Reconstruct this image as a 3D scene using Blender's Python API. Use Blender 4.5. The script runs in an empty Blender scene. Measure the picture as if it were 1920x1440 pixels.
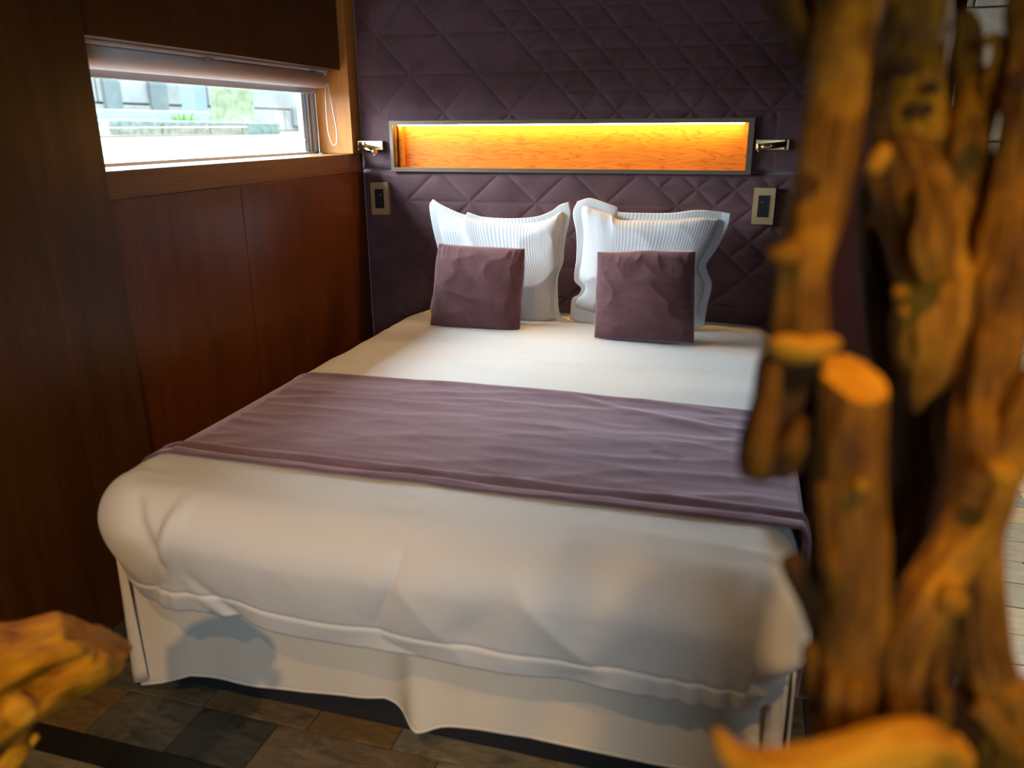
import bpy, bmesh, math, random
import numpy as np
from mathutils import Vector, Matrix, noise, Euler
random.seed(7)
R_ = math.radians
sc = bpy.context.scene
COL = sc.collection

# ------------------------------------------------------------------ camera
CAM = Vector((0, 0, 1.45))
C_R = Vector((0.96028954, 0.2789442, -0.00584154))
C_U = Vector((-0.08145536, 0.30031908, 0.95035439))
C_F = Vector((-0.26685017, 0.91213956, -0.31111478))
FPX = 1469.7
cam_d = bpy.data.cameras.new('camera')
cam = bpy.data.objects.new('camera', cam_d); COL.objects.link(cam)
m = Matrix.Identity(4)
for i in range(3):
    m[i][0], m[i][1], m[i][2], m[i][3] = C_R[i], C_U[i], -C_F[i], CAM[i]
cam.matrix_world = m
cam_d.sensor_width = 36; cam_d.lens = FPX / 1920 * 36
cam_d.clip_start = 0.02; cam_d.clip_end = 200
cam_d.dof.use_dof = True
cam_d.dof.focus_distance = 3.15
cam_d.dof.aperture_fstop = 2.0
sc.camera = cam

def ray(px, py):
    return C_R * ((px - 960) / FPX) + C_U * ((720 - py) / FPX) + C_F
def at(px, py, d):                       # point at depth d along the view axis
    return CAM + ray(px, py) * d
def on_plane(px, py, p0, n):             # where the sight line meets a real plane of the room
    r = ray(px, py)
    return CAM + r * ((p0 - CAM).dot(n) / r.dot(n))

# ------------------------------------------------------------------ world, lights, exposure
w = bpy.data.worlds.new('overcast_sky'); sc.world = w; w.use_nodes = True
nt = w.node_tree; nt.nodes.clear()
wo = nt.nodes.new('ShaderNodeOutputWorld'); bg = nt.nodes.new('ShaderNodeBackground')
tc = nt.nodes.new('ShaderNodeTexCoord'); sx = nt.nodes.new('ShaderNodeSeparateXYZ')
mr = nt.nodes.new('ShaderNodeMapRange')   # overcast sky: zenith three times the horizon
mr.inputs['From Min'].default_value = 0; mr.inputs['From Max'].default_value = 1
mr.inputs['To Min'].default_value = 7; mr.inputs['To Max'].default_value = 21
nt.links.new(tc.outputs['Generated'], sx.inputs[0]); nt.links.new(sx.outputs['Z'], mr.inputs['Value'])
# the sun stands behind thin cloud over the roofs opposite: a broad smooth brightening round it
dt = nt.nodes.new('ShaderNodeVectorMath'); dt.operation = 'DOT_PRODUCT'; dt.inputs[1].default_value = Vector((-.80, -.10, .72)).normalized()
cl = nt.nodes.new('ShaderNodeMath'); cl.operation = 'MAXIMUM'; cl.inputs[1].default_value = 0
pw = nt.nodes.new('ShaderNodeMath'); pw.operation = 'POWER'; pw.inputs[1].default_value = 3.6
ma = nt.nodes.new('ShaderNodeMath'); ma.operation = 'MULTIPLY_ADD'; ma.inputs[1].default_value = 84.0
nt.links.new(tc.outputs['Generated'], dt.inputs[0]); nt.links.new(dt.outputs['Value'], cl.inputs[0]); nt.links.new(cl.outputs[0], pw.inputs[0])
nt.links.new(pw.outputs[0], ma.inputs[0]); nt.links.new(mr.outputs[0], ma.inputs[2]); nt.links.new(ma.outputs[0], bg.inputs['Strength'])
bg.inputs['Color'].default_value = (0.80, 0.91, 1.0, 1)
nt.links.new(bg.outputs[0], wo.inputs[0])

def area(name, loc, target, sx_, sy_, power, color, portal=False):
    l = bpy.data.lights.new(name, 'AREA'); l.shape = 'RECTANGLE'; l.size = sx_; l.size_y = sy_
    l.energy = power; l.color = color
    if portal: l.cycles.is_portal = True
    o = bpy.data.objects.new(name, l); COL.objects.link(o); o.location = loc
    o.rotation_euler = (Vector(target) - Vector(loc)).to_track_quat('-Z', 'Y').to_euler()
    return o
def spot(name, loc, target, power, color, angle=60, blend=.6, rad=.04):
    l = bpy.data.lights.new(name, 'SPOT'); l.energy = power; l.color = color
    l.spot_size = R_(angle); l.spot_blend = blend; l.shadow_soft_size = rad
    o = bpy.data.objects.new(name, l); COL.objects.link(o); o.location = loc
    o.rotation_euler = (Vector(target) - Vector(loc)).to_track_quat('-Z', 'Y').to_euler()
    return o

WARM = (1.0, .60, .26)
area('rear_window_light', (0.9, -2.2, 1.7), (0.1, 1.5, .5), 1.4, 1.1, 48, (.62, .82, 1.0))
area('corridor_window_light', (2.3, 4.4, 1.7), (1.0, 3.0, 0), 1.0, 1.0, 115, (1.0, .86, .62))
spot('ceiling_spot_over_driftwood', (.46, .10, 2.5), (.24, .60, .95), 74, (1.0, .54, .13), 42, .8)
spot('added_pillow_fill', (-.62, 3.02, 2.55), (-.64, 3.12, .7), 20, (1.0, .55, .20), 44, .8, .03)  # added warm fill on the pillows, in place of the niche glow
spot('ceiling_spot_front', (-.25, -1.7, 2.5), (-1.12, 1.25, .25), 150, WARM, 32, .8)
spot('ceiling_spot_left', (-.85, .0, 2.5), (-1.0, 1.05, .6), 42, WARM, 66)
spot('ceiling_spot_head', (-.95, 1.9, 2.5), (-1.05, 2.5, .6), 26, (1.0, .56, .22), 62)

sc.view_settings.view_transform = 'Standard'; sc.view_settings.look = 'None'
sc.view_settings.gamma = 1; sc.view_settings.use_curve_mapping = False
sc.view_settings.exposure = 0.12
sc.cycles.use_denoising = True
sc.cycles.max_bounces = 8; sc.cycles.caustics_reflective = False; sc.cycles.caustics_refractive = False
sc.cycles.sample_clamp_indirect = 4

# ------------------------------------------------------------------ materials
class M:
    def __init__(s, name, base=(.5, .5, .5), rough=.5, metal=0, spec=.5, sheen=0, sheen_tint=None, sheen_rough=.4, coat=0):
        s.m = bpy.data.materials.new(name); s.m.use_nodes = True; s.t = s.m.node_tree
        s.p = s.t.nodes['Principled BSDF']; s.out = s.t.nodes['Material Output']
        i = s.p.inputs
        i['Base Color'].default_value = (*base, 1); i['Roughness'].default_value = rough
        i['Metallic'].default_value = metal; i['Specular IOR Level'].default_value = spec
        i['Sheen Weight'].default_value = sheen; i['Sheen Roughness'].default_value = sheen_rough
        if sheen_tint: i['Sheen Tint'].default_value = (*sheen_tint, 1)
        i['Coat Weight'].default_value = coat
    def n(s, kind, **kw):
        x = s.t.nodes.new(kind)
        for k, v in kw.items():
            if k in x.inputs: x.inputs[k].default_value = v
            else: setattr(x, k, v)
        return x
    def l(s, a, b): s.t.links.new(a, b)
    def coords(s, scale=(1, 1, 1), kind='Object', rot=(0, 0, 0)):
        c = s.n('ShaderNodeTexCoord'); mp = s.n('ShaderNodeMapping')
        mp.inputs['Scale'].default_value = scale; mp.inputs['Rotation'].default_value = rot
        s.l(c.outputs[kind], mp.inputs[0]); return mp.outputs[0]
    def noise(s, vec, scale=5, detail=4, rough=.5, dist=0):
        x = s.n('ShaderNodeTexNoise'); x.inputs['Scale'].default_value = scale
        x.inputs['Detail'].default_value = detail; x.inputs['Roughness'].default_value = rough
        x.inputs['Distortion'].default_value = dist
        s.l(vec, x.inputs['Vector']); return x.outputs['Fac']
    def ramp(s, fac, stops):
        x = s.n('ShaderNodeValToRGB'); e = x.color_ramp.elements
        while len(e) < len(stops): e.new(.5)
        for k, (p, c) in enumerate(stops):
            e[k].position = p; e[k].color = (*c, 1) if len(c) == 3 else c
        s.l(fac, x.inputs[0]); return x.outputs[0]
    def color(s, c): s.l(c, s.p.inputs['Base Color'])
    def bump(s, h, strength=.3, dist=.002):
        b = s.n('ShaderNodeBump'); b.inputs['Strength'].default_value = strength
        b.inputs['Distance'].default_value = dist
        s.l(h, b.inputs['Height']); s.l(b.outputs[0], s.p.inputs['Normal'])
    def mix(s, a, b, f):
        x = s.n('ShaderNodeMix'); x.data_type = 'RGBA'
        if isinstance(f, float): x.inputs[0].default_value = f
        else: s.l(f, x.inputs[0])
        s.l(a, x.inputs[6]); s.l(b, x.inputs[7]); return x.outputs[2]

def wood(name, c_dark, c_mid, c_light, grain=(9, 9, .7), rough=.36, bump=.08, scale=6, coat=.0):
    W = M(name, rough=rough, coat=coat, spec=.28)
    v = W.coords(grain)
    a = W.noise(v, scale, 6, .6, .35)
    fine = W.noise(W.coords(tuple(g * 6 if g > 2 else g * 2.5 for g in grain)), scale, 3, .6)
    c1 = W.ramp(a, [(.25, c_dark), (.5, c_mid), (.75, c_light)])
    c2 = W.ramp(fine, [(.35, tuple(x * .72 for x in c_mid)), (.62, tuple(min(1, x * 1.08) for x in c_mid))])
    W.color(W.mix(c1, c2, .4))
    W.bump(fine, bump, .001)
    return W.m

MAHOG = wood('mahogany_veneer', (.060, .014, .0025), (.115, .028, .004), (.17, .043, .006), rough=.30, scale=3)
MAHOG_D = wood('dark_mahogany_veneer', (.042, .014, .0022), (.078, .027, .0045), (.115, .040, .007), rough=.34, scale=3)
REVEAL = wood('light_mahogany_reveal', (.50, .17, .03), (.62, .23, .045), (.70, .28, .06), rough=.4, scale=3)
SILLW = wood('oiled_sill_wood', (.075, .030, .013), (.15, .058, .022), (.21, .085, .034), grain=(12, .5, 16), rough=.38, bump=.2, scale=5)
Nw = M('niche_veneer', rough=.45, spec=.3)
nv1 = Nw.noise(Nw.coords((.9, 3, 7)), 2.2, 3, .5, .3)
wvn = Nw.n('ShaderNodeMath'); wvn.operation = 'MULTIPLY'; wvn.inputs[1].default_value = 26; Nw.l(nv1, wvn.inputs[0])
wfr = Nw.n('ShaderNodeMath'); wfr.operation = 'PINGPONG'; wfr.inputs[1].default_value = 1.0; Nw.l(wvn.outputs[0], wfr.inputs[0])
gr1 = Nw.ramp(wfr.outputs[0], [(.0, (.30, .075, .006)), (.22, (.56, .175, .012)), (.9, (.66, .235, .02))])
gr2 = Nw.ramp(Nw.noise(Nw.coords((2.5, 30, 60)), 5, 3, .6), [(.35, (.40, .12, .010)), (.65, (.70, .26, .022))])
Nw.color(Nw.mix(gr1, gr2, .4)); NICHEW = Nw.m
DARKW = wood('dark_partition_wood', (.014, .0018, .0012), (.020, .0026, .0016), (.028, .004, .002), rough=.85, scale=3)

DARKW.node_tree.nodes['Principled BSDF'].inputs['Specular IOR Level'].default_value = .04
V = M('plum_velvet', (.066, .030, .040), .85, sheen=.85, sheen_tint=(.90, .72, .78), sheen_rough=.45, spec=.2)
vn = V.noise(V.coords((3, 3, 3)), 2.2, 4, .6)
V.color(V.ramp(vn, [(.3, (.092, .044, .048)), (.7, (.145, .074, .082))]))
V.bump(V.noise(V.coords((1, 1, 1)), 350, 2), .12, .001); VELVET = V.m
V = M('cushion_velvet', (.12, .055, .062), .85, sheen=.75, sheen_tint=(.85, .62, .70), sheen_rough=.4, spec=.2)
vn = V.noise(V.coords((4, 4, 4)), 3, 4, .6)
V.color(V.ramp(vn, [(.3, (.085, .036, .042)), (.7, (.135, .062, .068))]))
V.bump(V.noise(V.coords((1, 1, 1)), 300, 2), .12, .001); CUSHV = V.m
V = M('runner_velvet', (.16, .09, .11), .8, sheen=.9, sheen_tint=(.88, .74, .84), sheen_rough=.4, spec=.2)
vn = V.noise(V.coords((1.2, 5, 3)), 4, 5, .65, .5)
base = V.ramp(vn, [(.3, (.115, .060, .078)), (.7, (.20, .120, .148))])
# two crushed-pile marks on the cloth
gm = V.n('ShaderNodeNewGeometry')
def blob(cx, cy, r):
    d = V.n('ShaderNodeVectorMath'); d.operation = 'DISTANCE'
    sp = V.n('ShaderNodeSeparateXYZ'); V.l(gm.outputs['Position'], sp.inputs[0])
    cb = V.n('ShaderNodeCombineXYZ'); V.l(sp.outputs[0], cb.inputs[0]); V.l(sp.outputs[1], cb.inputs[1])
    V.l(cb.outputs[0], d.inputs[0]); d.inputs[1].default_value = (cx, cy, 0)
    nz = V.noise(V.coords((1, 1, 1)), 60, 3)
    a = V.n('ShaderNodeMath'); a.operation = 'MULTIPLY_ADD'; V.l(nz, a.inputs[0]); a.inputs[1].default_value = r * 1.6; V.l(d.outputs['Value'], a.inputs[2])
    return V.ramp(a.outputs[0], [(r * 1.1, (.8, .8, .8)), (r * 1.75, (0, 0, 0))])
dk = V.n('ShaderNodeRGB'); dk.outputs[0].default_value = (.045, .022, .028, 1)
q1 = on_plane(1262, 868, Vector((0, 0, .64)), Vector((0, 0, 1)))
q2 = on_plane(1228, 858, Vector((0, 0, .64)), Vector((0, 0, 1)))
c = V.mix(base, dk.outputs[0], blob(q1.x, q1.y, .034)); c = V.mix(c, dk.outputs[0], blob(q2.x, q2.y, .016))
V.color(c); V.bump(vn, .25, .004); RUNV = V.m

L = M('white_cotton', (.73, .73, .71), .75, spec=.25, sheen=.15)
L.bump(L.noise(L.coords((1, 1, 1)), 9, 6, .62, .8), .40, .008); COTTON = L.m
L = M('cream_skirt_cotton', (.68, .63, .53), .85, spec=.2); L.bump(L.noise(L.coords((1, 1, 1)), 9, 4), .25, .01); SKIRTM = L.m
L = M('striped_pillow_cotton', (.80, .80, .80), .75, spec=.25, sheen=.15)
uvn = L.coords((1, 1, 1), 'UV'); wv = L.n('ShaderNodeTexWave'); wv.wave_type = 'BANDS'; wv.bands_direction = 'X'
wv.inputs['Scale'].default_value = 21; wv.inputs['Distortion'].default_value = 0; L.l(uvn, wv.inputs['Vector'])
L.color(L.ramp(wv.outputs['Fac'], [(.25, (.50, .53, .57)), (.6, (.73, .72, .70))]))
L.bump(wv.outputs['Fac'], .35, .0015); STRIPE = L.m

BRASS = M('brushed_brass', (.72, .52, .28), .32, metal=1); BRASS.bump(BRASS.noise(BRASS.coords((60, 1, 1)), 8, 2), .05, .001); BRASS = BRASS.m
PBRASS = M('polished_brass', (.78, .62, .34), .16, metal=1).m
BRONZE = M('bronze_frame_metal', (.17, .125, .09), .42, metal=.5).m
PLATE = M('brass_switch_plate', (.62, .43, .22), .38, metal=.55); PLATE.bump(PLATE.noise(PLATE.coords((1, 60, 60)), 6, 2), .05, .001); PLATE = PLATE.m
BLACK = M('black_plastic', (.008, .009, .010), .25).m
WHITEDOT = M('white_marking', (.75, .78, .8), .4).m
STEEL = M('steel_clip', (.6, .6, .62), .25, metal=1).m
ALU = M('grey_aluminium', (.62, .74, .82), .45); ALU.bump(ALU.noise(ALU.coords((20, 20, 2)), 5, 3), .1, .002); ALU = ALU.m
GASKET = M('rubber_gasket', (.22, .27, .30), .6).m
BLINDM = M('blind_fabric', (.74, .74, .76), .7); BLINDM.bump(BLINDM.noise(BLINDM.coords((1, 1, 1)), 400, 1), .1, .0005); BLINDM = BLINDM.m
RAILM = M('blind_rail_grey', (.42, .42, .44), .5).m
WHITEP = M('white_enamel', (.75, .77, .8), .35).m
CHAINM = M('bead_chain_plastic', (.80, .74, .76), .4).m
PLASTER = M('ceiling_paint', (.28, .20, .14), .8); PLASTER.bump(PLASTER.noise(PLASTER.coords(), 20, 3), .1, .003); PLASTER = PLASTER.m
PLASTW = M('wall_paint', (.20, .12, .07), .7).m
GROUT = M('grey_grout', (.10, .095, .085), .9).m
BASEM = M('black_bed_base', (.012, .012, .014), .8).m
MATT = M('mattress_ticking', (.6, .6, .58), .9).m

# LED strip
LED = bpy.data.materials.new('led_strip_light'); LED.use_nodes = True
t = LED.node_tree; t.nodes.clear(); e = t.nodes.new('ShaderNodeEmission'); o_ = t.nodes.new('ShaderNodeOutputMaterial')
e.inputs[0].default_value = (1.0, .62, .20, 1); e.inputs[1].default_value = 100; t.links.new(e.outputs[0], o_.inputs[0])
# window glass: thin, lets light straight through, faint reflection
GLASS = bpy.data.materials.new('window_glass'); GLASS.use_nodes = True
t = GLASS.node_tree; t.nodes.clear(); o_ = t.nodes.new('ShaderNodeOutputMaterial')
tr = t.nodes.new('ShaderNodeBsdfTransparent'); gl = t.nodes.new('ShaderNodeBsdfGlossy'); lwt = t.nodes.new('ShaderNodeLayerWeight'); fr = t.nodes.new('ShaderNodeMapRange'); mx = t.nodes.new('ShaderNodeMixShader')
tr.inputs[0].default_value = (.93, .97, .98, 1); gl.inputs['Roughness'].default_value = .02; fr.inputs['From Min'].default_value = .3; fr.inputs['To Min'].default_value = .03; fr.inputs['To Max'].default_value = .35; t.links.new(lwt.outputs['Facing'], fr.inputs['Value'])
t.links.new(fr.outputs[0], mx.inputs[0]); t.links.new(tr.outputs[0], mx.inputs[1]); t.links.new(gl.outputs[0], mx.inputs[2]); t.links.new(mx.outputs[0], o_.inputs[0])

def driftwood(name, c0, c1, c2, c3, rough=.6):
    D = M(name, rough=rough, spec=.15)
    uv = D.coords((7, 3.2, 1), 'UV'); ob = D.coords((1, 1, 1))
    g = D.noise(uv, 3.0, 6, .62, .6)
    big = D.noise(ob, 11, 4, .6, .4)
    c = D.ramp(g, [(.30, c0), (.43, c1), (.56, c2), (.72, c3)])
    c5 = D.ramp(big, [(.34, c0), (.48, c1), (.56, c2), (.68, c3)])
    D.color(D.mix(c, c5, .5)); D.bump(g, .6, .006); return D.m
DRIFT = driftwood('driftwood_bark', (.018, .007, .001), (.11, .038, .0015), (.27, .105, .004), (.56, .24, .008))
DRIFT_D = driftwood('dark_shaded_driftwood', (.016, .007, .002), (.05, .019, .004), (.085, .034, .006), (.13, .05, .010))  # darker driftwood, also standing in for shade in gaps and knot holes
DRIFT_L = driftwood('pale_lit_driftwood', (.26, .085, .003), (.52, .20, .008), (.68, .30, .012), (.78, .37, .018))  # paler driftwood; the brightness of strongly lit pieces is put into the colour
LOGM = driftwood('log_driftwood', (.14, .04, .002), (.46, .18, .007), (.62, .28, .012), (.76, .38, .02), .5)

# ------------------------------------------------------------------ mesh helpers
def link(name, me, mat=None, parent=None, smooth=True, loc=None):
    o = bpy.data.objects.new(name, me); COL.objects.link(o)
    if mat and not me.materials: me.materials.append(mat)
    if smooth and len(me.polygons): me.polygons.foreach_set('use_smooth', [True] * len(me.polygons))
    if parent is not None: o.parent = parent
    if loc is not None: o.location = loc
    return o
def from_py(name, verts, faces, mat, parent=None, smooth=True, uv=None):
    me = bpy.data.meshes.new(name); me.from_pydata([tuple(v) for v in verts], [], faces); me.update()
    if uv is not None:
        ul = me.uv_layers.new(name='UVMap')
        idx = np.empty(len(me.loops), dtype=np.int32); me.loops.foreach_get('vertex_index', idx)
        ul.data.foreach_set('uv', np.asarray(uv, dtype=np.float32)[idx].ravel())
    return link(name, me, mat, parent, smooth)
def grid_faces(nu, nv, closed_u=False, flip=False):
    f = []
    for i in range(nu - (0 if closed_u else 1)):
        a = i; b = (i + 1) % nu
        for j in range(nv - 1):
            q = (a * nv + j, b * nv + j, b * nv + j + 1, a * nv + j + 1)
            f.append(q[::-1] if flip else q)
    return f
def add_box(bm, x0, x1, y0, y1, z0, z1, bev=0, mtx=None):
    r = bmesh.ops.create_cube(bm, size=1)
    vs = r['verts']
    for v in vs:
        v.co = Vector(((x0 + x1) / 2 + v.co.x * (x1 - x0), (y0 + y1) / 2 + v.co.y * (y1 - y0), (z0 + z1) / 2 + v.co.z * (z1 - z0)))
    if mtx is not None:
        for v in vs: v.co = mtx @ v.co
    if bev:
        es = list({e for v in vs for e in v.link_edges})
        bmesh.ops.bevel(bm, geom=es, offset=bev, segments=2, affect='EDGES', profile=.6)
def bobj(name, bm, mat, parent=None, smooth=False):
    me = bpy.data.meshes.new(name); bm.to_mesh(me); bm.free()
    return link(name, me, mat, parent, smooth)
def box(name, x0, x1, y0, y1, z0, z1, mat, parent=None, bev=.002):
    bm = bmesh.new(); add_box(bm, x0, x1, y0, y1, z0, z1, bev); return bobj(name, bm, mat, parent)
def boxes(name, bs, mat, parent=None, bev=0):
    bm = bmesh.new()
    for b in bs: add_box(bm, *b, bev)
    return bobj(name, bm, mat, parent)
def empty(name, loc=(0, 0, 0)):
    o = bpy.data.objects.new(name, None); COL.objects.link(o); o.location = loc; o.empty_display_size = .1; return o
def tag(o, label, cat, group=None, kind=None):
    o['label'] = label; o['category'] = cat
    if group: o['group'] = group
    if kind: o['kind'] = kind
    return o
def struct(o, label=None):
    o['kind'] = 'structure'
    if label: o['label'] = label
    return o
def parent_keep(o, par):
    o.parent = par; o.matrix_parent_inverse = Matrix.Translation(-par.location)
def cyl(name, p0, p1, r, mat, parent=None, seg=24, r2=None, bev=0.0):
    p0 = Vector(p0); p1 = Vector(p1); d = (p1 - p0); L_ = d.length
    bm = bmesh.new()
    bmesh.ops.create_cone(bm, cap_ends=True, segments=seg, radius1=r, radius2=r if r2 is None else r2, depth=L_,
                          matrix=Matrix.Translation((p0 + p1) / 2) @ d.to_track_quat('Z', 'Y').to_matrix().to_4x4())
    if bev:
        es = [e for e in bm.edges if any(len(f.verts) > 4 for f in e.link_faces)]
        bmesh.ops.bevel(bm, geom=es, offset=bev, segments=2, affect='EDGES')
    for f in bm.faces: f.smooth = len(f.verts) == 4
    return bobj(name, bm, mat, parent)
def tube(name, pts, r, mat, parent=None, seg=8):
    pts = [Vector(p) for p in pts]; V_ = []; n = len(pts)
    up = Vector((0, 1, .01)).normalized()
    for i, p in enumerate(pts):
        tdir = (pts[min(i + 1, n - 1)] - pts[max(i - 1, 0)]).normalized()
        a = tdir.cross(up).normalized(); b = tdir.cross(a)
        rr = r(i) if callable(r) else r
        for k in range(seg):
            th = 2 * math.pi * k / seg; V_.append(p + a * math.cos(th) * rr + b * math.sin(th) * rr)
    F = []
    for i in range(n - 1):
        for k in range(seg):
            F.append((i * seg + k, i * seg + (k + 1) % seg, (i + 1) * seg + (k + 1) % seg, (i + 1) * seg + k))
    F.append(tuple(range(seg))[::-1]); F.append(tuple((n - 1) * seg + k for k in range(seg)))
    return from_py(name, V_, F, mat, parent)
def catmull(P, n):
    P = [np.array(p, float) for p in P]; P = [2 * P[0] - P[1]] + P + [2 * P[-1] - P[-2]]; out = []
    segs = len(P) - 3
    for k in range(n):
        u = k / (n - 1) * segs; i = min(int(u), segs - 1); t = u - i
        a, b, c, d = P[i:i + 4]
        out.append(.5 * ((2 * b) + (-a + c) * t + (2 * a - 5 * b + 4 * c - d) * t * t + (-a + 3 * b - 3 * c + d) * t ** 3))
    return out
def ss(a, b, x):
    t = np.clip((x - a) / (b - a), 0, 1); return t * t * (3 - 2 * t)
def N3(x, y, z): return noise.noise(Vector((x, y, z)))
def ridge(x, y, z): return (1 - abs(noise.noise(Vector((x, y, z))))) ** 3

# ================================================================== SETTING
XW = -1.768          # face of the left wall panelling
# floor
fl = struct(box('floor', -1.995, 2.5, -2.6, 5.3, -.12, -.011, GROUT, bev=0), 'patchwork floor of worn grey and brown plank tiles')
pal = [((.10, .06, .025), (.23, .15, .065)), ((.035, .034, .026), (.17, .155, .11)), ((.06, .045, .026), (.22, .165, .10)),
       ((.020, .021, .018), (.085, .08, .062)), ((.085, .078, .055), (.28, .25, .18)), ((.055, .042, .030), (.19, .14, .10))]
tmats = []
for k, (a, b) in enumerate(pal):
    T = M('plank_tile_%s' % ['brown', 'slate', 'umber', 'charcoal', 'sand', 'rose'][k], rough=.42, spec=.4)
    n1 = T.noise(T.coords((1.6, 5, 1)), 7, 8, .72, 1.0); T.color(T.ramp(n1, [(.3, a), (.68, b)])); T.bump(n1, .25, .003); tmats.append(T.m)
strip_m = M('dark_floor_band', (.012, .012, .011), .5).m  # near-black band running across the tiles
rnd = random.Random(11); cache = {}
def tile(x0, x1, y0, y1, mi):
    key = (round(x1 - x0, 3), round(y1 - y0, 3), mi)
    if key not in cache:
        bm = bmesh.new(); add_box(bm, 0, x1 - x0, 0, y1 - y0, -.011, 0, .0012)
        me = bpy.data.meshes.new('tile'); bm.to_mesh(me); bm.free(); me.materials.append(tmats[mi] if mi >= 0 else strip_m); cache[key] = me
    o = bpy.data.objects.new('tile', cache[key]); COL.objects.link(o); o.parent = fl; o.location = (x0, y0, rnd.uniform(-.0006, .0006))
G = .003
rows = []
y = 1.405
while y < 5.0: rows.append((y, y + .155)); y += .155
rows += [(1.243, 1.405), (1.012, 1.165), (.857, 1.012)]
for ri, (ya, yb) in enumerate(rows):
    if abs(ya - 1.243) < .001: cuts = [-1.76, -1.50, -1.262, -1.04, -.60, -.15, .3, .75, 1.2, 1.65, 2.1]
    elif abs(ya - 1.405) < .001: cuts = [-1.76, -1.27, -.96, -.727, -.25, .2, .65, 1.1, 1.55, 2.0, 2.3]
    else:
        cuts = [-1.76]; 
        while cuts[-1] < 2.25: cuts.append(cuts[-1] + rnd.choice([.31, .465, .62]))
    last = -1
    for k in range(len(cuts) - 1):
        mi = rnd.choice([i for i in range(6) if i != last])
        if abs(ya - 1.243) < .001: mi = [0, 1, 3, 2, 4, 1, 0, 4, 1, 2][k]
        if abs(ya - 1.405) < .001: mi = [1, 2, 0, 4, 1, 4, 0, 1, 4, 2][k]
        last = mi
        if cuts[k + 1] < -.9 and ya > 1.9: continue
        if ya > 1.9 and -1.4 < cuts[k] and cuts[k + 1] < .1 : continue
        tile(cuts[k] + G / 2, cuts[k + 1] - G / 2, ya + G / 2, yb - G / 2, mi)
x = -1.76
while x < 2.2: tile(x + .001, x + .62 - .001, 1.167, 1.241, -1); x += .62

struct(box('ceiling', -2.0, 2.5, -2.6, 5.3, 2.62, 2.70, PLASTER, bev=0))

# left wall carcass with the opening for the window, panels as children
wl = struct(boxes('wall_left', [(-1.995, -1.80, -2.6, 3.55, -.05, 1.25), (-1.995, -1.935, -2.6, 3.55, 1.640, 2.66),
                                (-1.995, -1.80, -2.6, 1.35, 1.25, 1.640)], MAHOG_D),
            'mahogany panelled wall with a low strip window')
box('lower_panel', -1.80, XW, 2.5415, 3.55, .06, 1.254, MAHOG, wl, .0012)
box('lower_panel', -1.80, XW, 1.55, 2.5385, .06, 1.254, MAHOG, wl, .0012)
box('upper_panel', -1.88, -1.795, 1.50, 3.42, 1.70, 2.62, MAHOG_D, wl, .0012)
fp = box('front_panel', -1.82, -1.752, -2.5, 1.893, 0.0, 2.62, MAHOG_D, wl, .0015); fp['label'] = 'tall dark panel standing in front of the window'
struct(box('baseboard_left', -1.80, -1.755, 1.895, 3.45, 0.0, .055, MAHOG, bev=.002), 'thin wooden baseboard behind the bed')
s = struct(box('trim_1', -1.944, -1.762, 1.33, 3.4995, 1.256, 1.338, SILLW, bev=.003), 'thick wooden window sill')

# window
wn = struct(boxes('window_1', [(-1.990, -1.945, 3.40, 3.445, 1.338, 1.640), (-1.990, -1.945, 1.33, 1.37, 1.338, 1.640),
                               (-1.990, -1.945, 1.33, 3.445, 1.338, 1.350), (-1.990, -1.945, 1.33, 3.445, 1.625, 1.640)], ALU, bev=.002),
            'low strip window with a grey metal frame')
box('sash_stile', -1.980, -1.955, 3.335, 3.398, 1.350, 1.625, ALU, wn, .003)
box('track_strip', -1.954, -1.946, 3.372, 3.382, 1.350, 1.625, WHITEP, wn, .002)
box('track_strip', -1.954, -1.948, 3.352, 3.358, 1.350, 1.625, GASKET, wn, .001)
box('gasket', -1.954, -1.946, 3.392, 3.399, 1.350, 1.625, GASKET, wn, .001)
box('gasket', -1.9448, -1.941, 3.425, 3.43, 1.34, 1.64, GASKET, wn, .001)
box('pane', -1.970, -1.966, 1.37, 3.336, 1.350, 1.625, GLASS, wn, 0)
for z in (1.40, 1.62):
    cyl('screw', (-1.9548, 3.342, z), (-1.951, 3.342, z), .004, STEEL, wn, 12)

# back wall behind the headboard, window reveal, end partition
wb = struct(boxes('wall_back', [(-1.995, .72, 3.56, 3.70, -.05, 2.66)], DARKW), 'dark wood wall carrying the headboard')
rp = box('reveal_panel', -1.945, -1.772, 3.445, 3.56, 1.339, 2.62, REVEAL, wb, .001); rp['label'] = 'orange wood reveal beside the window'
wr_ = struct(box('wall_right', .290, .345, 1.77, 3.475, 0, 2.62, DARKW, bev=.003), 'dark maroon partition along the right side of the bed')
box('end_panel', .350, .715, 3.47, 3.56, 0.0, 2.62, DARKW, wb, .002)

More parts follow.
